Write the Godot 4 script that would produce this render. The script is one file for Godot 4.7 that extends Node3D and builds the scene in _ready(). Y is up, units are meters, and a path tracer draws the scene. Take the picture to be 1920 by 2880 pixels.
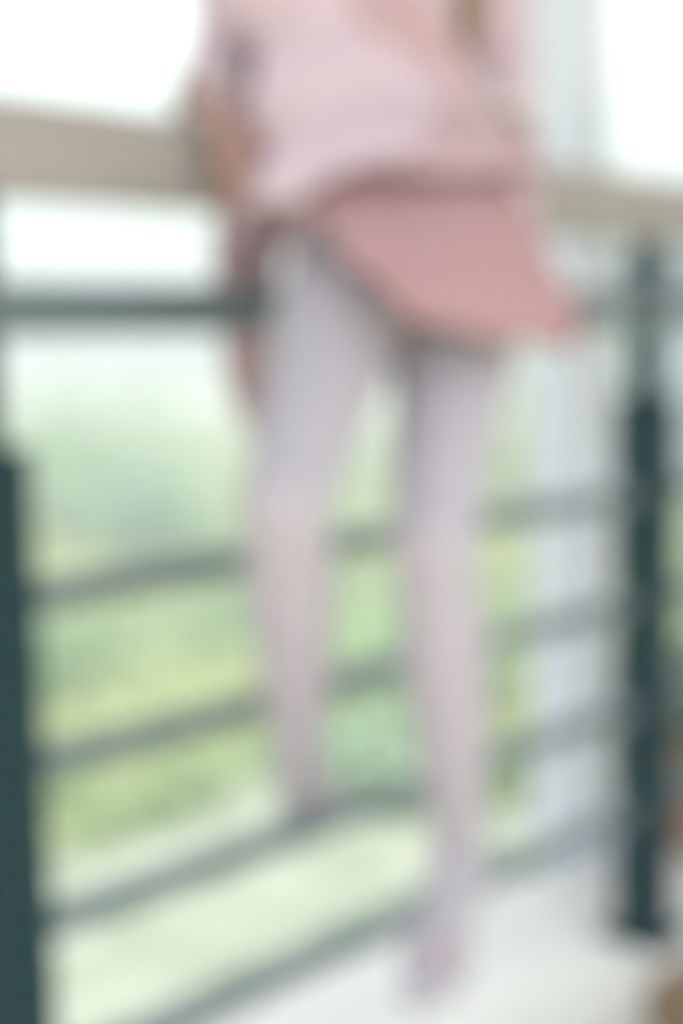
extends Node3D
# A person in a pink tunic perched on a dark green veranda railing, bright garden behind.

const P := Vector3(0.5293, 0.0, -2.3669)          # foot of the right-hand post
const U := Vector3(0.69593, 0.0, -0.71811)        # along the railing, away from the lens
const N := Vector3(0.71811, 0.0, 0.69593)         # out of the railing, into the veranda
const GROUND := -0.4
var rng := RandomNumberGenerator.new()
var used := {}
var M := {}
var rail_xf := Transform3D()

func _ready() -> void:
	rng.seed = 7
	setup_view()
	make_materials()
	rail_xf = Transform3D(Basis(U, Vector3.UP, N), P)
	build_setting()
	build_veranda()
	build_railing()
	build_person()
	build_garden()
	build_small_things()

# ------------------------------------------------------------------ view and light
func setup_view() -> void:
	var cam := Camera3D.new()
	cam.name = "camera"
	cam.fov = 40.357
	cam.near = 0.05
	cam.far = 2000.0
	cam.position = Vector3(0, 1.05, 0)
	cam.rotation_degrees = Vector3(-7.012, 0, -1.146)
	var ca := CameraAttributesPhysical.new()
	ca.frustum_focal_length = 32.653
	ca.frustum_focus_distance = 0.2
	ca.exposure_aperture = 4.0
	cam.attributes = ca
	add_child(cam)
	var we := WorldEnvironment.new()
	we.name = "world_environment"
	var e := Environment.new()
	e.background_mode = Environment.BG_SKY
	var sm := ProceduralSkyMaterial.new()
	sm.sky_top_color = Color(0.80, 0.84, 0.89)
	sm.sky_horizon_color = Color(0.95, 0.96, 0.98)
	sm.ground_horizon_color = Color(0.80, 0.84, 0.84)
	sm.ground_bottom_color = Color(0.45, 0.5, 0.42)
	sm.sky_curve = 0.2
	sm.sky_energy_multiplier = 1.0
	var sky := Sky.new()
	sky.sky_material = sm
	e.sky = sky
	e.tonemap_mode = Environment.TONE_MAPPER_LINEAR
	e.tonemap_exposure = 4.8
	e.fog_enabled = true
	e.fog_density = 0.055
	e.fog_light_color = Color(0.84, 0.89, 0.90)
	e.sdfgi_enabled = true
	e.ssao_enabled = true
	e.ssil_enabled = true
	we.environment = e
	add_child(we)
	var sun := DirectionalLight3D.new()
	sun.name = "sun"
	sun.light_energy = 1.6
	sun.light_color = Color(1.0, 0.96, 0.88)
	sun.light_angular_distance = 0.5
	sun.shadow_enabled = true
	# the sun stands over the left end of the house, a little behind it
	var az := (-U * cos(0.22) + N * sin(0.22)).normalized()
	var to_sun := (az * cos(0.95) + Vector3.UP * sin(0.95)).normalized()
	sun.look_at_from_position(to_sun * 50.0, Vector3.ZERO, Vector3.UP)
	add_child(sun)

# ------------------------------------------------------------------ materials
func srgb(r: float, g: float, b: float) -> Color:
	return Color(r, g, b).linear_to_srgb()

func noise_tex(freq: float, lo: Color, hi: Color, sd: int, as_normal := false, stretch := 1.0) -> NoiseTexture2D:
	var n := FastNoiseLite.new()
	n.seed = sd
	n.frequency = freq
	n.fractal_octaves = 5
	if stretch != 1.0:
		n.domain_warp_enabled = true
		n.domain_warp_amplitude = 12.0
	var t := NoiseTexture2D.new()
	t.width = 512
	t.height = 512
	t.seamless = true
	t.noise = n
	if as_normal:
		t.as_normal_map = true
		t.bump_strength = 4.0
	else:
		var g := Gradient.new()
		g.set_color(0, lo)
		g.set_color(1, hi)
		t.color_ramp = g
	return t

func mat(lo: Color, hi: Color, rough: float, freq := 0.02, scale := 1.0, bump := 0.0, sd := 1) -> StandardMaterial3D:
	var m := StandardMaterial3D.new()
	m.albedo_texture = noise_tex(freq, lo, hi, sd)
	m.roughness = rough
	m.uv1_triplanar = true
	m.uv1_world_triplanar = true
	m.uv1_scale = Vector3.ONE * scale
	if bump > 0.0:
		m.normal_enabled = true
		m.normal_texture = noise_tex(freq * 3.0, Color.BLACK, Color.WHITE, sd + 50, true)
		m.normal_scale = bump
	return m

func leaf_mat(c: Color, back := 1.0) -> StandardMaterial3D:
	var m := StandardMaterial3D.new()
	m.albedo_color = Color.WHITE
	m.vertex_color_use_as_albedo = true
	m.roughness = 0.6
	m.cull_mode = BaseMaterial3D.CULL_DISABLED
	m.backlight_enabled = true
	m.backlight = Color(c.r * back, c.g * back, c.b * back)
	return m

func make_materials() -> void:
	M.green_metal = mat(srgb(0.008, 0.028, 0.032), srgb(0.016, 0.042, 0.046), 0.42, 0.03, 3.0, 0.15, 3)
	M.rod_metal = mat(srgb(0.10, 0.135, 0.14), srgb(0.14, 0.18, 0.19), 0.4, 0.03, 3.0, 0.15, 4)
	M.green_metal.metallic_specular = 0.2
	M.green_metal.roughness = 0.6
	# weathered wood: streaks along the beam (local x)
	var w := mat(srgb(0.275, 0.24, 0.22), srgb(0.375, 0.33, 0.305), 0.75, 0.02, 1.0, 0.6, 5)
	w.uv1_world_triplanar = false
	w.uv1_scale = Vector3(0.7, 9.0, 9.0)
	M.wood = w
	M.floor = mat(srgb(0.64, 0.60, 0.55), srgb(0.76, 0.715, 0.66), 0.55, 0.012, 0.9, 0.12, 6)
	M.gravel = mat(srgb(0.12, 0.165, 0.12), srgb(0.30, 0.315, 0.29), 0.95, 0.012, 0.4, 0.6, 10)
	M.shed_board = mat(srgb(0.13, 0.18, 0.215), srgb(0.19, 0.245, 0.285), 0.8, 0.04, 1.0, 0.4, 22)
	M.shed_roof = mat(srgb(0.12, 0.15, 0.17), srgb(0.18, 0.21, 0.23), 0.8, 0.04, 1.0, 0.4, 23)
	M.white_paint = mat(srgb(0.70, 0.71, 0.78), srgb(0.77, 0.78, 0.85), 0.5, 0.02, 1.5, 0.2, 7)
	M.grass_soil = mat(srgb(0.24, 0.30, 0.19), srgb(0.38, 0.40, 0.26), 0.95, 0.02, 0.12, 0.3, 9)
	M.plaster = mat(srgb(0.36, 0.34, 0.32), srgb(0.46, 0.44, 0.41), 0.9, 0.05, 1.5, 0.3, 8)
	M.skin = mat(srgb(0.34, 0.195, 0.165), srgb(0.42, 0.25, 0.215), 0.5, 0.03, 6.0, 0.1, 11)
	M.skin.subsurf_scatter_enabled = true
	M.skin.subsurf_scatter_strength = 0.15
	M.tights = mat(srgb(0.375, 0.335, 0.385), srgb(0.445, 0.395, 0.45), 0.75, 0.2, 14.0, 0.12, 12)
	M.pale_pink = mat(srgb(0.54, 0.40, 0.465), srgb(0.61, 0.465, 0.53), 0.8, 0.12, 10.0, 0.2, 13)
	M.rose = mat(srgb(0.37, 0.205, 0.22), srgb(0.44, 0.245, 0.26), 0.8, 0.12, 10.0, 0.2, 14)
	M.mid_pink = mat(srgb(0.44, 0.285, 0.315), srgb(0.51, 0.34, 0.37), 0.8, 0.12, 10.0, 0.2, 20)
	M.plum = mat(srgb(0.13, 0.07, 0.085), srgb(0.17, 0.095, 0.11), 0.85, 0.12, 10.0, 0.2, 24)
	M.white_lace = mat(srgb(0.74, 0.71, 0.71), srgb(0.82, 0.80, 0.80), 0.8, 0.2, 12.0, 0.4, 15)
	M.hair = mat(srgb(0.20, 0.12, 0.065), srgb(0.33, 0.215, 0.125), 0.45, 0.08, 6.0, 0.3, 16)
	M.leather = mat(srgb(0.15, 0.085, 0.035), srgb(0.23, 0.14, 0.06), 0.5, 0.05, 6.0, 0.4, 17)
	M.terracotta = mat(srgb(0.36, 0.20, 0.13), srgb(0.46, 0.28, 0.19), 0.85, 0.04, 4.0, 0.3, 18)
	M.bark = mat(srgb(0.10, 0.075, 0.055), srgb(0.18, 0.14, 0.10), 0.95, 0.05, 2.0, 0.8, 19)
	M.eye_white = mat(srgb(0.75, 0.74, 0.72), srgb(0.8, 0.79, 0.77), 0.2, 0.02, 4.0)
	M.iris = mat(srgb(0.05, 0.03, 0.02), srgb(0.09, 0.06, 0.04), 0.15, 0.05, 4.0)
	M.lips = mat(srgb(0.42, 0.15, 0.14), srgb(0.48, 0.19, 0.18), 0.4, 0.05, 8.0)
	M.leaf = leaf_mat(Color(0.5, 0.7, 0.25))

# ------------------------------------------------------------------ helpers
func numbered(n: String) -> String:
	var k: int = used.get(n, 0)
	used[n] = k + 1
	return n if k == 0 else "%s_%03d" % [n, k]

func tag(o: Node3D, label: String, category: String, group := "", kind := "") -> Node3D:
	if label: o.set_meta("label", label)
	if category: o.set_meta("category", category)
	if group: o.set_meta("group", group)
	if kind: o.set_meta("kind", kind)
	return o

func thing(called: String, label: String, category: String, xf := Transform3D(), group := "") -> Node3D:
	var o := Node3D.new()
	o.name = numbered(called)
	o.transform = xf
	add_child(o, true)
	tag(o, label, category, group)
	return o

func put(called: String, mesh: Mesh, m: Material, parent: Node, xf := Transform3D()) -> MeshInstance3D:
	var o := MeshInstance3D.new()
	o.name = numbered(called) if parent == self else called
	o.mesh = mesh
	o.material_override = m
	o.transform = xf
	parent.add_child(o, true)
	return o

func struct(called: String, mesh: Mesh, m: Material, label := "", xf := Transform3D()) -> MeshInstance3D:
	var o := put(called, mesh, m, self, xf)
	tag(o, label, "", "", "structure")
	return o

func at(p: Vector3) -> Transform3D:
	return Transform3D(Basis(), p)

# bevelled box mesh centred at the origin
func box(size: Vector3, bevel := 0.004) -> ArrayMesh:
	var st := SurfaceTool.new()
	st.begin(Mesh.PRIMITIVE_TRIANGLES)
	add_box(st, Transform3D(), size, bevel)
	st.generate_normals()
	return st.commit()

func quad(st: SurfaceTool, a: Vector3, b: Vector3, c: Vector3, d: Vector3) -> void:
	for v in [a, b, c, a, c, d]:
		st.add_vertex(v)

func add_box(st: SurfaceTool, xf: Transform3D, size: Vector3, bevel: float) -> void:
	st.set_smooth_group(-1)
	var h := size * 0.5
	var b := minf(bevel, minf(h.x, minf(h.y, h.z)) * 0.49)
	# faces, then edge strips, then corners, from sign loops
	for ax in 3:
		var u := (ax + 1) % 3
		var v := (ax + 2) % 3
		for s in [-1.0, 1.0]:
			var pts: Array[Vector3] = []
			for c in [[-1, -1], [1, -1], [1, 1], [-1, 1]]:
				var q := Vector3.ZERO
				q[ax] = s * h[ax]
				q[u] = c[0] * (h[u] - b)
				q[v] = c[1] * (h[v] - b)
				pts.append(xf * q)
			face(st, pts, xf)
		for su in [-1.0, 1.0]:
			for sv in [-1.0, 1.0]:
				var e: Array[Vector3] = []
				for c in [[-1, 0], [1, 0], [1, 1], [-1, 1]]:
					var q := Vector3.ZERO
					q[ax] = c[0] * (h[ax] - b)
					q[u] = su * (h[u] - (b if c[1] == 0 else 0.0))
					q[v] = sv * (h[v] - (0.0 if c[1] == 0 else b))
					e.append(xf * q)
				face(st, e, xf)
	for sx in [-1.0, 1.0]:
		for sy in [-1.0, 1.0]:
			for sz in [-1.0, 1.0]:
				var t: Array[Vector3] = []
				for k in 3:
					var q := Vector3(sx * (h.x - b), sy * (h.y - b), sz * (h.z - b))
					q[k] = [sx, sy, sz][k] * h[k]
					t.append(xf * q)
				face(st, t, xf)

# a convex face turned so that it looks away from xf's origin
func face(st: SurfaceTool, pts: Array[Vector3], xf: Transform3D) -> void:
	var n := (pts[1] - pts[0]).cross(pts[2] - pts[0])
	var mid := Vector3.ZERO
	for p in pts: mid += p / pts.size()
	if n.dot(mid - xf.origin) > 0.0:
		pts.reverse()
	for k in range(1, pts.size() - 1):
		st.add_vertex(pts[0]); st.add_vertex(pts[k]); st.add_vertex(pts[k + 1])

func cyl(r0: float, r1: float, h: float, sides := 20) -> CylinderMesh:
	var c := CylinderMesh.new()
	c.bottom_radius = r0
	c.top_radius = r1
	c.height = h
	c.radial_segments = sides
	c.rings = 1
	return c

# a tube through points with a radius at each
func add_tube(st: SurfaceTool, pts: Array, radii: Array, sides := 8) -> void:
	var rings := []
	var up := Vector3.UP
	for i in pts.size():
		var a: Vector3 = pts[maxi(i - 1, 0)]
		var b: Vector3 = pts[mini(i + 1, pts.size() - 1)]
		var d := (b - a).normalized()
		if absf(d.dot(up)) > 0.95: up = Vector3.RIGHT
		var s := d.cross(up).normalized()
		var t := s.cross(d).normalized()
		up = t
		var ring: Array[Vector3] = []
		for k in sides:
			var g := TAU * k / sides
			ring.append(pts[i] + (s * cos(g) + t * sin(g)) * radii[i])
		rings.append(ring)
	for i in rings.size() - 1:
		for k in sides:
			var k2 := (k + 1) % sides
			quad(st, rings[i][k], rings[i][k2], rings[i + 1][k2], rings[i + 1][k])
	for e in [0, rings.size() - 1]:
		for k in sides:
			var k2 := (k + 1) % sides
			st.add_vertex(pts[e])
			st.add_vertex(rings[e][k2 if e == 0 else k])
			st.add_vertex(rings[e][k if e == 0 else k2])

func tube(pts: Array, radii: Array, sides := 8) -> ArrayMesh:
	var st := SurfaceTool.new()
	st.begin(Mesh.PRIMITIVE_TRIANGLES)
	st.set_smooth_group(0)
	add_tube(st, pts, radii, sides)
	st.index()
	st.generate_normals()
	return st.commit()

# ------------------------------------------------------------------ bodies: smooth union of tapered capsules, meshed as surface nets
# bones: [a, b, ra, rb]
func blob(verts: PackedVector3Array, idx: PackedInt32Array, nor: PackedVector3Array, bones: Array, cell: float, k: float, ripple: FastNoiseLite = null, rs := Vector3.ONE, ramp := 0.01) -> void:
	var lo := Vector3.INF
	var hi := -Vector3.INF
	for b in bones:
		var r := maxf(b[2], b[3]) + k + cell * 3.0
		for q in [b[0], b[1]]:
			lo = lo.min(q - Vector3.ONE * r)
			hi = hi.max(q + Vector3.ONE * r)
	var nx := int((hi.x - lo.x) / cell) + 2
	var ny := int((hi.y - lo.y) / cell) + 2
	var nz := int((hi.z - lo.z) / cell) + 2
	var g := PackedFloat32Array()
	g.resize(nx * ny * nz)
	g.fill(1.0)
	for b in bones:
		var a: Vector3 = b[0]
		var c: Vector3 = b[1]
		var ra: float = b[2]
		var dr: float = b[3] - b[2]
		var r := maxf(b[2], b[3]) + k + cell * 2.5
		var l := (a.min(c) - Vector3.ONE * r - lo) / cell
		var h := (a.max(c) + Vector3.ONE * r - lo) / cell
		var ac := c - a
		var inv := 1.0 / maxf(ac.length_squared(), 1e-9)
		for z in range(maxi(int(l.z), 0), mini(int(h.z) + 1, nz)):
			for y in range(maxi(int(l.y), 0), mini(int(h.y) + 1, ny)):
				var row := (z * ny + y) * nx
				for x in range(maxi(int(l.x), 0), mini(int(h.x) + 1, nx)):
					var p := lo + Vector3(x, y, z) * cell
					var t := clampf((p - a).dot(ac) * inv, 0.0, 1.0)
					var d := p.distance_to(a + ac * t) - ra - dr * t
					var o := g[row + x]
					var hh := maxf(k - absf(o - d), 0.0) / k
					g[row + x] = minf(o, d) - hh * hh * k * 0.25
	if ripple != null:
		for z in nz:
			for y in ny:
				for x in nx:
					var i := (z * ny + y) * nx + x
					if absf(g[i]) < 0.05:
						var w := (lo + Vector3(x, y, z) * cell) * rs
						g[i] += ripple.get_noise_3dv(w) * ramp
	var ids := {}
	var offs := [0, 1, nx, nx + 1, nx * ny, nx * ny + 1, nx * ny + nx, nx * ny + nx + 1]
	var cor := [Vector3(0, 0, 0), Vector3(1, 0, 0), Vector3(0, 1, 0), Vector3(1, 1, 0), Vector3(0, 0, 1), Vector3(1, 0, 1), Vector3(0, 1, 1), Vector3(1, 1, 1)]
	var edges := [[0, 1], [2, 3], [4, 5], [6, 7], [0, 2], [1, 3], [4, 6], [5, 7], [0, 4], [1, 5], [2, 6], [3, 7]]
	for z in nz - 1:
		for y in ny - 1:
			var row := (z * ny + y) * nx
			for x in nx - 1:
				var i := row + x
				var g0 := g[i]
				if absf(g0) > cell * 2.0: continue
				var neg := 0
				for o in 8:
					if g[i + offs[o]] < 0.0: neg += 1
				if neg == 0 or neg == 8: continue
				var s := Vector3.ZERO
				var cnt := 0
				for e in edges:
					var va := g[i + offs[e[0]]]
					var vb := g[i + offs[e[1]]]
					if (va < 0.0) != (vb < 0.0):
						s += cor[e[0]].lerp(cor[e[1]], va / (va - vb))
						cnt += 1
				ids[i] = verts.size()
				verts.append(lo + (Vector3(x, y, z) + s / cnt) * cell)
				var gx := g[i + 1] - g0 + g[i + nx + 1] - g[i + nx] + g[i + nx * ny + 1] - g[i + nx * ny]
				var gy := g[i + nx] - g0 + g[i + nx + 1] - g[i + 1] + g[i + nx * ny + nx] - g[i + nx * ny]
				var gz := g[i + nx * ny] - g0 + g[i + nx * ny + 1] - g[i + 1] + g[i + nx * ny + nx] - g[i + nx]
				nor.append(Vector3(gx, gy, gz).normalized())
	var step := [1, nx, nx * ny]
	for i in ids.keys():
		for ax in 3:
			var va := g[i]
			var vb := g[i + step[ax]]
			if (va < 0.0) == (vb < 0.0): continue
			var u: int = step[(ax + 1) % 3]
			var v: int = step[(ax + 2) % 3]
			if not (ids.has(i - u) and ids.has(i - v) and ids.has(i - u - v)): continue
			var q0: int = ids[i]
			var q1: int = ids[i - u]
			var q2: int = ids[i - u - v]
			var q3: int = ids[i - v]
			if va < 0.0:
				idx.append_array([q0, q2, q1, q0, q3, q2])
			else:
				idx.append_array([q0, q1, q2, q0, q2, q3])

func body_mesh(groups: Array) -> ArrayMesh:     # groups: [bones, cell, k(, noise, its stretch, its depth)]
	var v := PackedVector3Array()
	var i := PackedInt32Array()
	var n := PackedVector3Array()
	for gr in groups:
		if gr.size() > 3: blob(v, i, n, gr[0], gr[1], gr[2], gr[3], gr[4], gr[5])
		else: blob(v, i, n, gr[0], gr[1], gr[2])
	var arr := []
	arr.resize(Mesh.ARRAY_MAX)
	arr[Mesh.ARRAY_VERTEX] = v
	arr[Mesh.ARRAY_NORMAL] = n
	arr[Mesh.ARRAY_INDEX] = i
	var m := ArrayMesh.new()
	m.add_surface_from_arrays(Mesh.PRIMITIVE_TRIANGLES, arr)
	return m

# ------------------------------------------------------------------ setting
func build_setting() -> void:
	# the garden ground: one large sheet with gentle swells
	var st := SurfaceTool.new()
	st.begin(Mesh.PRIMITIVE_TRIANGLES)
	st.set_smooth_group(0)
	var ns := FastNoiseLite.new()
	ns.seed = 5
	ns.frequency = 0.02
	var rings := [0.0, 2.0, 4.0, 7.0, 11.0, 17.0, 26.0, 40.0, 65.0, 110.0, 200.0, 400.0, 900.0]
	var seg := 48
	var pts := []
	for r in rings:
		var ring: Array[Vector3] = []
		for k in seg:
			var a := TAU * k / seg
			var x: float = cos(a) * r
			var z: float = sin(a) * r
			var h: float = ns.get_noise_2d(x, z) * clampf((r - 12.0) / 30.0, 0.0, 1.0) * 0.6
			ring.append(Vector3(x, GROUND + h, z))
		pts.append(ring)
	for i in rings.size() - 1:
		for k in seg:
			var k2 := (k + 1) % seg
			quad(st, pts[i][k], pts[i][k2], pts[i + 1][k2], pts[i + 1][k])
	st.index()
	st.generate_normals()
	struct("ground", st.commit(), M.grass_soil, "sunlit yellow green lawn stretching away below the veranda")
	# pale mossy gravel along the foot of the veranda
	var g := PlaneMesh.new()
	g.size = Vector2(24.0, 1.75)
	struct("path", g, M.gravel, "pale greenish gravel strip between the veranda floor and the lawn", rail_xf * at(Vector3(-2, GROUND + 0.006, -1.22)))
	# far hills, faded by the air
	for h in [[Vector3(150, GROUND - 3, -420), Vector3(420, 30, 90)], [Vector3(-260, GROUND - 3, -620), Vector3(520, 15, 120)]]:
		var s := SphereMesh.new()
		s.radius = 0.5
		s.height = 1.0
		s.radial_segments = 48
		s.rings = 24
		struct("hills", s, M.grass_soil, "low hazy hill on the horizon", Transform3D(Basis.from_scale(h[1]), h[0]))

func build_veranda() -> void:
	var L := 9.0
	# floor slab, its outer edge just beyond the railing
	struct("floor", box(Vector3(L, 0.16, 3.2), 0.012), M.floor, "pale concrete veranda floor", rail_xf * at(Vector3(-1.5, -0.08, 1.26)))
	var roof := thing("veranda_roof", "flat white veranda roof carried by the pale pillar", "roof", rail_xf)
	put("ceiling_board", box(Vector3(6.6, 0.05, 2.15), 0.005), M.white_paint, roof, at(Vector3(-0.3, 2.86, 0.525)))
	put("edge_beam", box(Vector3(6.6, 0.18, 0.10), 0.006), M.white_paint, roof, at(Vector3(-0.3, 2.742, -0.28)))
	# the house closes the veranda at its right-hand end
	var wall := put("house_wall", box(Vector3(0.2, 3.0, 3.4), 0.004), M.plaster, self, rail_xf * at(Vector3(2.7, 1.33, 1.25)))
	tag(wall, "plastered house wall closing the right end of the veranda floor", "wall")
	var p := thing("pillar", "square white pillar standing outside the railing beside the person", "pillar", rail_xf * at(Vector3(0.150, 0, -0.27)))
	put("shaft", box(Vector3(0.114, 2.60, 0.114), 0.006), M.white_paint, p, at(Vector3(0, 1.352, 0)))
	put("base", box(Vector3(0.135, 0.05, 0.135), 0.006), M.white_paint, p, at(Vector3(0, 0.026, 0)))

func build_railing() -> void:
	var r := thing("railing", "dark green metal railing with round bars under a weathered wooden handrail", "railing", rail_xf)
	put("handrail", box(Vector3(6.0, 0.100, 0.055), 0.012), M.wood, r, at(Vector3(-0.6, 1.254, 0)))
	var lie := Basis(Vector3(0, 0, 1), PI / 2)
	put("top_rail", cyl(0.029, 0.029, 6.0, 24), M.rod_metal, r, Transform3D(lie, Vector3(-0.6, 1.09, 0)))
	for y in [0.783, 0.598, 0.416, 0.232]:
		put("bar", cyl(0.019, 0.019, 6.0, 20), M.rod_metal, r, Transform3D(lie, Vector3(-0.6, y, 0)))
	for u in [-2.58, -1.296, -0.018, 1.28]:
		var p := put("post", box(Vector3(0.08, 0.93, 0.08), 0.006), M.green_metal, r, at(Vector3(u, 0.473, 0)))
		put("base_plate", box(Vector3(0.13, 0.01, 0.13), 0.003), M.green_metal, p, at(Vector3(0, -0.467, 0)))
		put("cap", box(Vector3(0.084, 0.008, 0.084), 0.003), M.green_metal, p, at(Vector3(0, 0.469, 0)))
		put("post_rod", cyl(0.027, 0.027, 0.262, 16), M.green_metal, p, at(Vector3(0, 0.604, 0)))

# ------------------------------------------------------------------ person
func v(x: float, y: float, z: float) -> Vector3:
	return Vector3(x, y, z)

func build_person() -> void:
	var hipL := v(0.030, 1.150, -1.685)
	var hipR := v(0.156, 1.146, -1.735)
	var kneeL := v(-0.056, 0.893, -1.385)
	var ankL := v(-0.059, 0.550, -1.655)
	var heelL := v(-0.059, 0.509, -1.717)
	var toeL := v(-0.046, 0.392, -1.878)
	var kneeR := v(0.097, 0.843, -1.461)
	var ankR := v(0.134, 0.451, -1.614)
	var heelR := v(0.146, 0.385, -1.650)
	var ballR := v(0.100, 0.351, -1.515)
	var toeR := v(0.088, 0.326, -1.472)
	var pelvis := v(0.059, 1.185, -1.700)
	var waist := v(0.045, 1.315, -1.690)
	var chest := v(0.035, 1.470, -1.705)
	var neck := v(0.036, 1.640, -1.735)
	var head := v(0.036, 1.775, -1.710)
	var shL := v(-0.078, 1.570, -1.655)
	var elL := v(-0.125, 1.420, -1.835)
	var wrL := rail_xf * v(-0.976, 1.326, 0.008)
	var shR := v(0.172, 1.582, -1.830)
	var elR := v(0.217, 1.374, -1.905)
	var wrR := v(0.282, 1.140, -2.035)
	var side := (hipR - hipL).normalized()
	var person := thing("person", "person in a pale pink tunic, rose skirt and white tights perched on the railing", "person", at(Vector3(pelvis.x, 0, pelvis.z)))
	var off := at(-person.position)

	var torso := [
		[hipL, hipR, 0.070, 0.070], [pelvis + v(0, 0.02, 0), waist, 0.095, 0.085],
		[waist - side * 0.03, waist + side * 0.03, 0.082, 0.082],
		[chest - side * 0.055, chest + side * 0.055, 0.092, 0.092], [waist, chest, 0.085, 0.095],
		[shL, chest, 0.045, 0.085], [shR, chest, 0.045, 0.085], [shL, neck - v(0, 0.03, 0), 0.042, 0.045], [shR, neck - v(0, 0.03, 0), 0.042, 0.045]]
	var legs := []
	for lg in [[hipL, kneeL, ankL, 0.068], [hipR, kneeR, ankR, 0.076]]:
		var fwd := ((lg[1] as Vector3) - (lg[0] as Vector3).lerp(lg[2], 0.5)).normalized()
		var chain := [[lg[0], lg[3]], [(lg[0] as Vector3).lerp(lg[1], 0.35) + fwd * 0.006, 0.061], [(lg[0] as Vector3).lerp(lg[1], 0.8) + fwd * 0.003, 0.0415], [lg[1] - fwd * 0.004, 0.0365],
			[(lg[1] as Vector3).lerp(lg[2], 0.13) - fwd * 0.007, 0.0355], [(lg[1] as Vector3).lerp(lg[2], 0.33) - fwd * 0.012, 0.0395], [(lg[1] as Vector3).lerp(lg[2], 0.6) - fwd * 0.006, 0.034], [(lg[1] as Vector3).lerp(lg[2], 0.86), 0.0265], [lg[2], 0.0255]]
		for q in chain.size() - 1: legs.append([chain[q][0], chain[q + 1][0], chain[q][1] * 1.13, chain[q + 1][1] * 1.13])
	legs.append_array([
		[ankL, heelL, 0.027, 0.024], [ankL, heelL.lerp(toeL, 0.5), 0.026, 0.027], [heelL, heelL.lerp(toeL, 0.6), 0.020, 0.023], [heelL.lerp(toeL, 0.6) - v(0.014, 0, 0), toeL - v(0.013, 0, 0), 0.025, 0.015], [heelL.lerp(toeL, 0.6) + v(0.014, 0, 0), toeL + v(0.013, 0.008, 0), 0.025, 0.014],
		[ankR, heelR, 0.027, 0.024], [ankR, ballR, 0.026, 0.027], [heelR, ballR, 0.019, 0.022], [ballR - v(0.015, 0, 0), toeR - v(0.015, 0, 0), 0.025, 0.016], [ballR + v(0.014, 0, 0), toeR + v(0.013, 0.008, 0), 0.025, 0.015]])
	var arms := [
		[shL, elL, 0.043, 0.034], [elL, elL.lerp(wrL, 0.3), 0.033, 0.035], [elL.lerp(wrL, 0.3), wrL, 0.035, 0.023],
		[shR, elR, 0.043, 0.034], [elR, elR.lerp(wrR, 0.3), 0.033, 0.035], [elR.lerp(wrR, 0.3), wrR, 0.035, 0.023]]
	var headb := [
		[chest, neck, 0.06, 0.048], [neck, head - v(0, 0.04, 0), 0.048, 0.05]]
	# the head and hands have finer grids of their own
	var f := v(0.05, -0.06, 1.0).normalized()       # where the face looks
	var s := v(1, 0, -0.05).normalized()
	var skull := [
		[head + v(0, 0.035, 0) - f * 0.018, head + v(0, 0.03, 0) + f * 0.018, 0.078, 0.072],
		[head + f * 0.03 - v(0, 0.01, 0), head + f * 0.04 - v(0, 0.07, 0), 0.058, 0.038],
		[head + f * 0.062 - v(0, 0.088, 0), head + f * 0.066 - v(0, 0.088, 0), 0.020, 0.018],
		[head + f * 0.093 + v(0, 0.005, 0), head + f * 0.108 - v(0, 0.028, 0), 0.008, 0.011],
		[head + f * 0.083 - v(0, 0.055, 0) - s * 0.012, head + f * 0.083 - v(0, 0.055, 0) + s * 0.012, 0.011, 0.011],
		[head - s * 0.075 + v(0, 0.012, 0), head - s * 0.076 - v(0, 0.022, 0), 0.014, 0.009],
		[head + s * 0.075 + v(0, 0.012, 0), head + s * 0.076 - v(0, 0.022, 0), 0.014, 0.009]]
	# left hand over the wooden handrail: palm on top, fingers down the far face and thumb on the near one
	var hl := hand_bones(wrL, N * 0.75 - v(0, 0.62, 0), U * -1.0, -N * 0.55 - v(0, 0.8, 0))
	var hr := hand_bones(wrR, v(0.022, -0.036, -0.058), U, v(0, -1, 0))
	var under := []               # the legs under the tights
	for b in legs: under.append([b[0], b[1], b[2] - 0.009, b[3] - 0.007])
	put("body", body_mesh([[torso + under + arms + headb, 0.012, 0.035], [skull, 0.005, 0.022], [hl, 0.0035, 0.008], [hr, 0.0035, 0.008]]), M.skin, person, off)

	# face
	for sg in [-1.0, 1.0]:
		var c: Vector3 = head + f * 0.075 + s * sg * 0.031 + v(0, 0.012, 0)
		var sp := SphereMesh.new()
		sp.radius = 0.0125
		sp.height = 0.025
		var eye := put("eye", sp, M.eye_white, person, off * at(c))
		var ir := SphereMesh.new()
		ir.radius = 0.006
		ir.height = 0.012
		put("iris", ir, M.iris, eye, at(f * 0.0085))
	put("mouth", tube([head + f * 0.086 - v(0, 0.057, 0) - s * 0.02, head + f * 0.094 - v(0, 0.055, 0), head + f * 0.086 - v(0, 0.057, 0) + s * 0.02], [0.002, 0.006, 0.002], 8), M.lips, person, off)
	# hair: a cap of strands with one long lock falling over the shoulder
	var hb := [[head + v(0, 0.055, 0) - f * 0.035, head + v(0, 0.05, 0) + f * 0.005, 0.086, 0.08], [head - f * 0.05 + v(0, 0.03, 0), head - f * 0.055 - v(0, 0.10, 0), 0.075, 0.055],
		[head - s * 0.07 + v(0, 0.04, 0), head - s * 0.075 - v(0, 0.08, 0), 0.03, 0.02], [head + s * 0.07 + v(0, 0.04, 0), head + s * 0.085 - v(0, 0.10, 0), 0.034, 0.024]]
	var hair := put("hair", body_mesh([[hb, 0.007, 0.02]]), M.hair, person, off)
	var st := SurfaceTool.new()
	st.begin(Mesh.PRIMITIVE_TRIANGLES)
	st.set_smooth_group(0)
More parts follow.
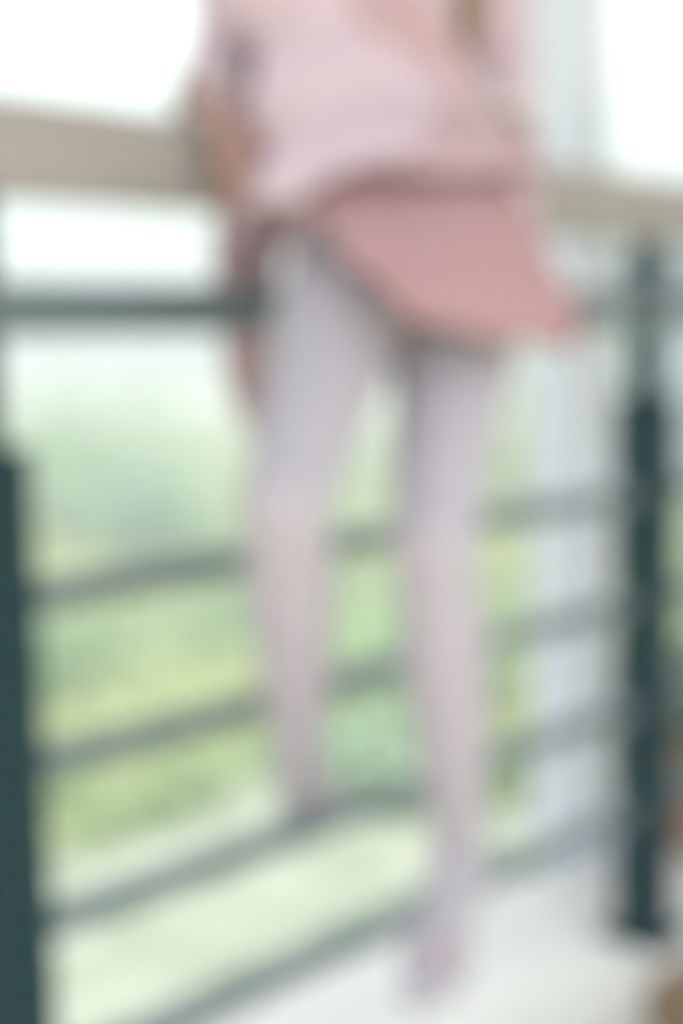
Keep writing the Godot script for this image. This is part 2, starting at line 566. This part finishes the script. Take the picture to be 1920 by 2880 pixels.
	for k in 80:
		var a := rng.randf() * TAU
		var q := sqrt(rng.randf())
		var d := v(cos(a) * 0.032, 0, sin(a) * 0.018) * q
		var tip := v(0.150 + rng.randf_range(-0.006, 0.006), 1.375 + rng.randf_range(-0.02, 0.055), -1.655)
		add_tube(st, [head + s * 0.085 + v(0, -0.04, -0.01) + d, v(0.142, 1.60, -1.690) + d * 1.2, v(0.152, 1.49, -1.655) + d * 1.2 + v(rng.randf_range(-0.006, 0.006), 0, 0), v(0.152, 1.43, -1.652) + d * 0.9, tip + d * 0.35], [0.005, 0.006, 0.006, 0.005, 0.0012], 6)
	st.index()
	st.generate_normals()
	put("hair_lock", st.commit(), M.hair, hair)

	# tights: the legs again, a little fuller
	var tl := []
	for b in legs: tl.append([b[0], b[1], b[2] + 0.004, b[3] + 0.004])
	tl.append([hipL, hipR, 0.084, 0.086])
	tl.append([pelvis - v(0, 0.015, 0), waist, 0.090, 0.088])
	put("tights", body_mesh([[tl, 0.006, 0.005]]), M.tights, person, off)

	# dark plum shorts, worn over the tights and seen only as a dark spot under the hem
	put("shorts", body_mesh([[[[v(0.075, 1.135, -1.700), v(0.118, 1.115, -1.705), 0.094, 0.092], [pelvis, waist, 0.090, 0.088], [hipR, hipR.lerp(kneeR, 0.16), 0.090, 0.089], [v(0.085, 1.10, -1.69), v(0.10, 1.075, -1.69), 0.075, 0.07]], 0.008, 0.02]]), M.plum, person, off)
	# tunic with soft folds
	var fn := FastNoiseLite.new()
	fn.seed = 21
	fn.frequency = 9.0
	var tn := []
	for b in torso: tn.append([b[0], b[1], b[2] + 0.016, b[3] + 0.016])
	tn.append([waist - side * 0.05, waist + side * 0.05, 0.09, 0.09])
	# loose cloth at the left hip and lap
	tn.append([waist - side * 0.05 + v(0, 0, 0.02), hipL + v(-0.03, 0.085, 0.005), 0.085, 0.066])
	tn.append([waist + v(0, 0, 0.02), hipR + v(0.0, 0.06, 0.02), 0.085, 0.085])
	var tunic := put("tunic", body_mesh([[tn, 0.009, 0.03, fn, Vector3(1.6, 0.6, 1.6), 0.012]]), M.pale_pink, person, off)
	for sv in [[shL, elL.lerp(shL, 0.04)], [shR, elR.lerp(shR, 0.06)]]:
		var a: Vector3 = sv[0]
		var b: Vector3 = sv[1]
		var sl := [[a, a.lerp(b, 0.5), 0.062, 0.064], [a.lerp(b, 0.5), b, 0.064, 0.052]]
		if sv[0] == shL:
			sl.append([elL, elL.lerp(wrL, 0.86), 0.054, 0.038])
		put("sleeve", body_mesh([[sl, 0.008, 0.02, fn, Vector3(0.7, 2.0, 0.7), 0.012]]), M.pale_pink, tunic)
		if sv[0] == shL:
			a = elL
			b = elL.lerp(wrL, 0.84)
		# frilled cuff
		put("cuff", frill(b, (b - a).normalized(), 0.038 if sv[0] == shL else 0.046, 0.045 if sv[0] == shL else 0.056, 0.028), M.white_lace, tunic)
	# shawl collar running from the neck across the breast
	var band := ribbon([v(0.05, 1.615, -1.665), v(0.045, 1.53, -1.590), v(0.062, 1.43, -1.578), v(0.098, 1.36, -1.590), v(0.128, 1.30, -1.618)], v(0.8, 0.55, 0.2).normalized(), [0.03, 0.042, 0.045, 0.042, 0.036], 0.006)
	put("sash", band, M.mid_pink, tunic)
	# rose skirt: pulled up over the near-left thigh, hanging over the other and round the back
	put("skirt", skirt_mesh(pelvis, [[0, 1.055, 0.215], [35, 1.045, 0.25], [65, 1.05, 0.265], [84, 1.068, 0.268], [98, 1.12, 0.245], [113, 1.185, 0.205], [135, 1.21, 0.155], [160, 1.20, 0.135], [185, 1.18, 0.14], [210, 1.16, 0.125], [235, 1.14, 0.125], [270, 1.11, 0.12], [315, 1.08, 0.15], [340, 1.06, 0.19], [360, 1.055, 0.215]], 1.30, 0.112), M.rose, person, off)
	put("overskirt", skirt_mesh(pelvis, [[0, 1.242, 0.182], [40, 1.235, 0.196], [70, 1.225, 0.212], [92, 1.225, 0.215], [115, 1.235, 0.17], [150, 1.25, 0.12], [185, 1.25, 0.11], [240, 1.22, 0.115], [300, 1.22, 0.135], [340, 1.235, 0.165], [360, 1.242, 0.182]], 1.33, 0.108), M.mid_pink, tunic)
	put("hip_panel", skirt_mesh(pelvis, [[0, 1.29, 0.10], [40, 1.29, 0.11], [70, 1.27, 0.165], [92, 1.235, 0.222], [125, 1.198, 0.225], [150, 1.185, 0.19], [185, 1.17, 0.165], [215, 1.17, 0.13], [240, 1.20, 0.11], [300, 1.25, 0.10], [340, 1.28, 0.10], [360, 1.29, 0.10]], 1.34, 0.112), M.pale_pink, tunic)
	# tail of the tunic hanging down behind the top rail
	put("tunic_tail", ribbon([v(-0.055, 1.30, -1.745), v(-0.092, 1.235, -1.775), v(-0.114, 1.16, -1.835), v(-0.116, 1.06, -1.862), v(-0.110, 0.98, -1.862), v(-0.102, 0.93, -1.860)], v(0.75, 0.05, -0.5).normalized(), [0.05, 0.055, 0.05, 0.046, 0.04, 0.022], 0.005), M.mid_pink, tunic)

# palm + five separate fingers. dir: from wrist to knuckles, across: towards the little-finger side, palm: the side it faces
func hand_bones(w: Vector3, dir: Vector3, across: Vector3, palm: Vector3) -> Array:
	var d := dir.normalized()
	var a := (across - d * across.dot(d)).normalized()
	var n := a.cross(d).normalized()
	if n.dot(palm) < 0.0: n = -n            # n looks out of the palm
	var out := []
	var len := [0.042, 0.047, 0.044, 0.034]
	for k in 4:
		var s := (k - 1.5) * 0.0185
		var kn := w + d * (0.075 - absf(k - 1.2) * 0.004) + a * s
		out.append([w + a * s * 0.6 + d * 0.012, kn, 0.0125, 0.0105])
		var p1: Vector3 = kn + (d * 0.82 + n * 0.55).normalized() * len[k]
		var p2: Vector3 = p1 + (d * 0.15 + n * 1.0).normalized() * (len[k] * 0.62)
		var p3: Vector3 = p2 + (d * -0.55 + n * 0.85).normalized() * (len[k] * 0.5)
		out.append([kn, p1, 0.0098, 0.0090])
		out.append([p1, p2, 0.0090, 0.0082])
		out.append([p2, p3, 0.0082, 0.0070])
	out.append([w - d * 0.02, w + d * 0.02, 0.021, 0.017])
	var t0 := w + d * 0.018 - a * 0.022
	var t1 := t0 + (d * 0.6 - a * 0.75 + n * 0.35).normalized() * 0.036
	var t2 := t1 + (d * 0.75 - a * 0.1 + n * 0.75).normalized() * 0.030
	var t3 := t2 + (d * 0.7 + n * 0.8).normalized() * 0.022
	out.append([t0, t1, 0.015, 0.0115])
	out.append([t1, t2, 0.0115, 0.0098])
	out.append([t2, t3, 0.0095, 0.0078])
	return out

func frill(c: Vector3, d: Vector3, r0: float, r1: float, len: float) -> ArrayMesh:
	var st := SurfaceTool.new()
	st.begin(Mesh.PRIMITIVE_TRIANGLES)
	st.set_smooth_group(0)
	var s := d.cross(Vector3.UP).normalized()
	var t := s.cross(d).normalized()
	var n := 72
	var rows := []
	for lay in [0.0, -0.003]:
		for i in 5:
			var f: float = i / 4.0
			if lay < 0.0: f = 1.0 - f
			var ring: Array[Vector3] = []
			for k in n:
				var g := TAU * k / n
				var r: float = lerpf(r0, r1, f) + sin(g * 12.0) * 0.006 * f + lay
				ring.append(c + d * (len * f) + (s * cos(g) + t * sin(g)) * r)
			rows.append(ring)
	for i in rows.size():
		var j := (i + 1) % rows.size()
		for k in n:
			var k2 := (k + 1) % n
			quad(st, rows[i][k], rows[i][k2], rows[j][k2], rows[j][k])
	st.index()
	st.generate_normals()
	return st.commit()

# a cloth band of some thickness along points
func ribbon(pts: Array, across: Vector3, half: Array, th: float) -> ArrayMesh:
	var st := SurfaceTool.new()
	st.begin(Mesh.PRIMITIVE_TRIANGLES)
	st.set_smooth_group(0)
	var cv := Curve3D.new()
	for p in pts: cv.add_point(p)
	for i in range(1, pts.size() - 1):
		var tg: Vector3 = (pts[i + 1] - pts[i - 1]) / 6.0
		cv.set_point_in(i, -tg)
		cv.set_point_out(i, tg)
	var rows := []
	var m := 26
	for i in m:
		var f := float(i) / (m - 1)
		var o := f * (pts.size() - 1)
		var q := cv.samplef(o)
		var q2 := cv.samplef(minf(o + 0.05, pts.size() - 1.0))
		var q1 := cv.samplef(maxf(o - 0.05, 0.0))
		var d := (q2 - q1).normalized()
		var a := (across - d * across.dot(d)).normalized()
		var n := a.cross(d).normalized()
		var k := int(minf(floorf(o), pts.size() - 2))
		var w: float = lerpf(half[k], half[k + 1], o - k)
		var ring: Array[Vector3] = []
		for e in 10:
			var x := (e / 9.0 * 2.0 - 1.0)
			ring.append(q + a * w * x + n * (sin(x * 5.0 + f * 3.0) * 0.006 + th * 0.5 * sqrt(maxf(1.0 - x * x, 0.02))))
		for e in 10:
			var x := 1.0 - e / 9.0 * 2.0
			ring.append(q + a * w * x + n * (sin(x * 5.0 + f * 3.0) * 0.006 - th * 0.5 * sqrt(maxf(1.0 - x * x, 0.02))))
		rows.append(ring)
	for i in m - 1:
		for k in 20:
			var k2 := (k + 1) % 20
			quad(st, rows[i][k], rows[i][k2], rows[i + 1][k2], rows[i + 1][k])
	for e in [0, m - 1]:
		for k in 9:
			quad(st, rows[e][k], rows[e][k + 1], rows[e][18 - k], rows[e][19 - k])
	st.index()
	st.generate_normals()
	return st.commit()

func skirt_mesh(c: Vector3, ctl: Array, top: float, r_top: float) -> ArrayMesh:
	# control by angle (degrees from the person's left-in-picture... 0 = picture right, 90 = towards the lens, 180 = picture left)
	#          angle, hem height, hem radius
	var st := SurfaceTool.new()
	st.begin(Mesh.PRIMITIVE_TRIANGLES)
	st.set_smooth_group(0)
	var seg := 120
	var rn := 16
	var rows := []
	for lay in 2:
		for i in rn:
			var f := float(i) / (rn - 1)
			if lay == 1: f = 1.0 - f
			var ring: Array[Vector3] = []
			for k in seg:
				var g := 360.0 * k / seg
				var j := 0
				while ctl[j + 1][0] < g: j += 1
				var e := smoothstep(0.0, 1.0, (g - ctl[j][0]) / (ctl[j + 1][0] - ctl[j][0]))
				var hy: float = lerpf(ctl[j][1], ctl[j + 1][1], e)
				var hr: float = lerpf(ctl[j][2], ctl[j + 1][2], e)
				var a := deg_to_rad(g)
				var r := lerpf(r_top, hr, 1.0 - pow(1.0 - f, 1.35)) + (sin(a * 9.0 + sin(a * 2.0) * 1.5) * 0.013 + sin(a * 17.0 + 1.0) * 0.004) * f * f - lay * 0.004
				ring.append(Vector3(c.x + cos(a) * r, lerpf(top, hy, f), c.z + sin(a) * r * 0.93))
			rows.append(ring)
	for i in rows.size():
		var j := (i + 1) % rows.size()
		for k in seg:
			var k2 := (k + 1) % seg
			quad(st, rows[i][k], rows[i][k2], rows[j][k2], rows[j][k])
	st.index()
	st.generate_normals()
	return st.commit()

# ------------------------------------------------------------------ garden
# leaf-sized faces in clumps through an ellipsoid
func foliage(size: Vector3, clumps: int, per: int, leaf: float, col: Color, sd: int) -> ArrayMesh:
	var r := RandomNumberGenerator.new()
	r.seed = sd
	var st := SurfaceTool.new()
	st.begin(Mesh.PRIMITIVE_TRIANGLES)
	for k in clumps:
		var d := Vector3(r.randfn(), r.randfn(), r.randfn()).normalized()
		var q := d * pow(r.randf(), 0.45)
		var c := Vector3(q.x * size.x, q.y * size.y, q.z * size.z) * 0.5
		var cr := leaf * r.randf_range(2.5, 5.0)
		var tint := r.randf_range(0.7, 1.3)
		for i in per:
			var p := c + Vector3(r.randfn(), r.randfn() * 0.7, r.randfn()) * cr * 0.5
			var n := (Vector3(r.randfn(), r.randfn() + 0.6, r.randfn()) + d * 0.6).normalized()
			var a := n.cross(Vector3(r.randfn(), r.randfn(), r.randfn())).normalized()
			var b := n.cross(a)
			var l := leaf * r.randf_range(0.6, 1.2)
			var t := tint * r.randf_range(0.8, 1.2)
			st.set_color(Color(col.r * t * r.randf_range(0.85, 1.2), col.g * t, col.b * t * r.randf_range(0.8, 1.2)))
			st.set_normal(n)
			for w in [a * l * 0.5, -a * l * 0.5, b * l * 0.22, a * l * 0.5, -b * l * 0.22, -a * l * 0.5]:
				st.add_vertex(p + w)
	return st.commit()

func shrub(called: String, label: String, pos: Vector3, size: Vector3, col: Color, leaf: float, sd: int, group: String) -> void:
	var o := thing(called, label, "shrub", at(pos), group)
	var st := SurfaceTool.new()
	st.begin(Mesh.PRIMITIVE_TRIANGLES)
	st.set_smooth_group(0)
	var r := RandomNumberGenerator.new()
	r.seed = sd
	for k in 6:
		var a := TAU * k / 6.0 + r.randf()
		var e := Vector3(cos(a) * size.x * 0.3, size.y * r.randf_range(0.5, 0.75), sin(a) * size.z * 0.3)
		add_tube(st, [Vector3(cos(a), 0, sin(a)) * 0.03, e * 0.5 + Vector3(0, size.y * 0.1, 0), e], [0.02, 0.014, 0.006], 6)
	st.index()
	st.generate_normals()
	put("stems", st.commit(), M.bark, o)
	put("foliage", foliage(size, 90, 16, leaf, col, sd + 1), M.leaf, o, at(Vector3(0, size.y * 0.55, 0)))

func tree(label: String, pos: Vector3, h: float, w: float, col: Color, sd: int, group: String) -> void:
	var o := thing("tree", label, "tree", at(pos), group)
	var st := SurfaceTool.new()
	st.begin(Mesh.PRIMITIVE_TRIANGLES)
	st.set_smooth_group(0)
	var r := RandomNumberGenerator.new()
	r.seed = sd
	add_tube(st, [Vector3(0, -0.3, 0), Vector3(0.05, h * 0.35, 0), Vector3(-0.05, h * 0.8, 0.05)], [h * 0.035, h * 0.025, h * 0.008], 10)
	for k in 7:
		var a := TAU * k / 7.0 + r.randf()
		var y := h * r.randf_range(0.3, 0.6)
		add_tube(st, [Vector3(0, y, 0), Vector3(cos(a) * w * 0.2, y + h * 0.1, sin(a) * w * 0.2), Vector3(cos(a) * w * 0.38, y + h * 0.22, sin(a) * w * 0.38)], [h * 0.012, h * 0.008, h * 0.003], 6)
	st.index()
	st.generate_normals()
	put("trunk", st.commit(), M.bark, o)
	put("crown", foliage(Vector3(w, h * 0.72, w), 260, 28, h * 0.035, col, sd + 3), M.leaf, o, at(Vector3(0, h * 0.62, 0)))

func build_garden() -> void:
	# grass: tufts over the lawn out to where they no longer show
	var bl := SurfaceTool.new()
	bl.begin(Mesh.PRIMITIVE_TRIANGLES)
	for k in 7:
		var a := TAU * k / 7.0 + rng.randf()
		var o := Vector3(cos(a), 0, sin(a)) * rng.randf_range(0.004, 0.02)
		var tip := o * 2.6 + Vector3(0, rng.randf_range(0.04, 0.085), 0)
		var sd := Vector3(-sin(a), 0, cos(a)) * 0.004
		bl.set_color(Color(1, 1, 1))
		bl.add_vertex(o - sd); bl.add_vertex(tip); bl.add_vertex(o + sd)
	var mm := MultiMesh.new()
	mm.transform_format = MultiMesh.TRANSFORM_3D
	mm.use_colors = true
	bl.generate_normals()
	mm.mesh = bl.commit()
	var n := 42000
	mm.instance_count = n
	var pn := FastNoiseLite.new()
	pn.seed = 31
	pn.frequency = 0.35
	for i in n:
		var p := Vector3.ZERO
		while true:
			var dz := pow(rng.randf(), 1.6) * 22.0 + 1.3
			var lx := rng.randf_range(-14.0, 14.0)
			p = rail_xf * Vector3(lx, 0, -dz)
			if dz < 2.1 and pn.get_noise_2d(p.x * 2.0, p.z * 2.0) < 0.12: continue
			if absf(p.x) < -p.z * 0.45 + 1.0: break
		p.y = GROUND
		var s := rng.randf_range(0.7, 1.6) * (1.0 + (-p.z) * 0.05)
		mm.set_instance_transform(i, Transform3D(Basis(Vector3.UP, rng.randf() * TAU).scaled(Vector3(s, s * 0.8, s)), p))
		var q := clampf(pn.get_noise_2d(p.x, p.z) * 1.2 + 0.5, 0.0, 1.0)
		mm.set_instance_color(i, Color(0.22, 0.31, 0.20).lerp(Color(0.40, 0.42, 0.25), q))
	var gi := MultiMeshInstance3D.new()
	gi.name = "grass"
	gi.multimesh = mm
	gi.material_override = M.leaf
	add_child(gi)
	tag(gi, "short yellow green grass of the sunlit lawn", "grass", "", "stuff")
	# shrubs
	var teal := Color(0.21, 0.33, 0.22)
	var mid := Color(0.11, 0.19, 0.08)
	shrub("shrub", "broad blue green shrub on the lawn left of the person", Vector3(-2.0, GROUND, -10.2), Vector3(1.9, 1.15, 1.5), teal, 0.09, 101, "")
	shrub("shrub", "small blue grey shrub beside the broad blue green one", Vector3(-1.3, GROUND, -9.2), Vector3(0.8, 0.65, 0.8), Color(0.20, 0.33, 0.28), 0.07, 111, "")
	shrub("shrub", "mint green low bush on the lawn between the two legs", Vector3(0.30, GROUND, -5.4), Vector3(0.8, 0.32, 0.7), Color(0.27, 0.39, 0.27), 0.06, 121, "")
	shrub("shrub", "low blue green plant on the lawn just beyond the gravel strip", Vector3(0.05, GROUND, -4.3), Vector3(0.6, 0.22, 0.5), Color(0.27, 0.38, 0.31), 0.05, 131, "")
	shrub("shrub", "bushy green shrub seen just left of the white pillar", Vector3(1.55, GROUND, -9.0), Vector3(1.3, 1.6, 1.2), mid, 0.08, 141, "")
	shrub("shrub", "low green shrub near the post at the left edge", Vector3(-1.45, GROUND, -5.6), Vector3(0.8, 0.45, 0.7), teal, 0.06, 151, "")
	build_shed()
	# bluish hazy trees beyond the right end, lower ones towards the left
	var gx := "hazy trees beyond the lawn"
	tree("tallest hazy bluish tree, right of the white pillar", Vector3(10.5, GROUND, -42.0), 5.6, 6.0, Color(0.06, 0.10, 0.09), 201, gx)
	tree("hazy tree at the right edge, beside the tallest one", Vector3(14.5, GROUND, -45.0), 5.0, 6.5, Color(0.06, 0.10, 0.08), 211, gx)
	tree("hazy tree half hidden behind the white pillar", Vector3(6.4, GROUND, -44.0), 4.2, 5.0, Color(0.07, 0.11, 0.08), 221, gx)
	tree("low hazy tree on the lawn's far side left of the person", Vector3(-6.5, GROUND, -58.0), 1.9, 5.0, Color(0.08, 0.11, 0.08), 231, gx)
	tree("small far hazy tree nearest the left edge", Vector3(-14.0, GROUND, -64.0), 2.0, 6.0, Color(0.08, 0.11, 0.08), 241, gx)

# blue-grey garden shed of upright boards
func build_shed() -> void:
	var w := 3.6
	var h := 2.15
	var d := 2.4
	var o := thing("garden_shed", "blue grey board shed across the lawn behind the white pillar", "shed", Transform3D(Basis(Vector3.UP, -0.28), Vector3(3.45, GROUND, -11.6)))
	put("wall", box(Vector3(w - 0.06, h, d - 0.06), 0.01), M.shed_board, o, at(Vector3(0, h * 0.5, -d * 0.5)))
	var plank := box(Vector3(0.142, h, 0.022), 0.004)
	for k in 24:
		if k >= 14 and k < 20: continue
		put("board", plank, M.shed_board, o, at(Vector3(-w * 0.5 + 0.075 + k * 0.15, h * 0.5, -0.016 + rng.randf_range(-0.002, 0.002))))
	for k in 16:
		put("board", plank, M.shed_board, o, Transform3D(Basis(Vector3.UP, PI / 2), Vector3(-w * 0.5 + 0.016, h * 0.5, -0.11 - k * 0.15)))
	var door := put("door", box(Vector3(0.88, 1.95, 0.03), 0.005), M.rod_metal, o, at(Vector3(-w * 0.5 + 17.0 * 0.15, 0.985, -0.012)))
	put("handle", box(Vector3(0.025, 0.12, 0.04), 0.005), M.green_metal, door, at(Vector3(-0.36, 0.05, 0.034)))
	put("roof", box(Vector3(w + 0.3, 0.07, d + 0.4), 0.01), M.shed_roof, o, Transform3D(Basis(Vector3.RIGHT, 0.06), Vector3(0, h + 0.10, -d * 0.5)))
	put("fascia", box(Vector3(w + 0.32, 0.14, 0.03), 0.005), M.shed_board, o, at(Vector3(0, h - 0.01, 0.22)))

func build_small_things() -> void:
	# terracotta pot with a plant outside the railing by the right edge
	var pot := thing("flower_pot", "terracotta flower pot on the floor edge right of the right-hand post", "flower pot", rail_xf * at(Vector3(0.43, 0.0, -0.17)))
	var st := SurfaceTool.new()
	st.begin(Mesh.PRIMITIVE_TRIANGLES)
	st.set_smooth_group(0)
	add_lathe(st, [Vector2(0.0, 0.002), Vector2(0.075, 0.002), Vector2(0.08, 0.01), Vector2(0.105, 0.19), Vector2(0.118, 0.192), Vector2(0.12, 0.23), Vector2(0.108, 0.232), Vector2(0.10, 0.20), Vector2(0.0, 0.195)], 36)
	st.index()
	st.generate_normals()
	put("pot", st.commit(), M.terracotta, pot)
	put("plant", foliage(Vector3(0.24, 0.22, 0.24), 40, 16, 0.04, Color(0.12, 0.18, 0.11), 301), M.leaf, pot, at(Vector3(0, 0.31, 0)))
	# brown leather bag lying at the lower right corner
	var bag := thing("bag", "brown leather bag lying on the floor at the lower right corner", "bag", Transform3D(Basis(Vector3.UP, 0.5), Vector3(0.605, 0.0, -1.955)))
	put("pouch", body_mesh([[[[Vector3(-0.10, 0.06, -0.05), Vector3(0.12, 0.06, -0.05), 0.055, 0.055], [Vector3(-0.10, 0.06, 0.06), Vector3(0.12, 0.06, 0.06), 0.055, 0.055], [Vector3(-0.11, 0.065, -0.05), Vector3(-0.11, 0.065, 0.06), 0.05, 0.05]], 0.008, 0.03]]), M.leather, bag)
	put("flap", box(Vector3(0.22, 0.012, 0.13), 0.005), M.leather, bag, at(Vector3(0.0, 0.122, 0.01)))
	put("strap", tube([Vector3(-0.12, 0.09, 0.0), Vector3(-0.17, 0.05, 0.05), Vector3(-0.13, 0.012, 0.15), Vector3(0.0, 0.01, 0.19), Vector3(0.13, 0.04, 0.14), Vector3(0.15, 0.09, 0.02)], [0.008, 0.008, 0.008, 0.008, 0.008, 0.008], 8), M.leather, bag)

func add_lathe(st: SurfaceTool, prof: Array, seg: int) -> void:
	for i in prof.size() - 1:
		for k in seg:
			var a := TAU * k / seg
			var b := TAU * (k + 1) / seg
			var p: Vector2 = prof[i]
			var q: Vector2 = prof[i + 1]
			quad(st, Vector3(cos(a) * p.x, p.y, sin(a) * p.x), Vector3(cos(b) * p.x, p.y, sin(b) * p.x), Vector3(cos(b) * q.x, q.y, sin(b) * q.x), Vector3(cos(a) * q.x, q.y, sin(a) * q.x))
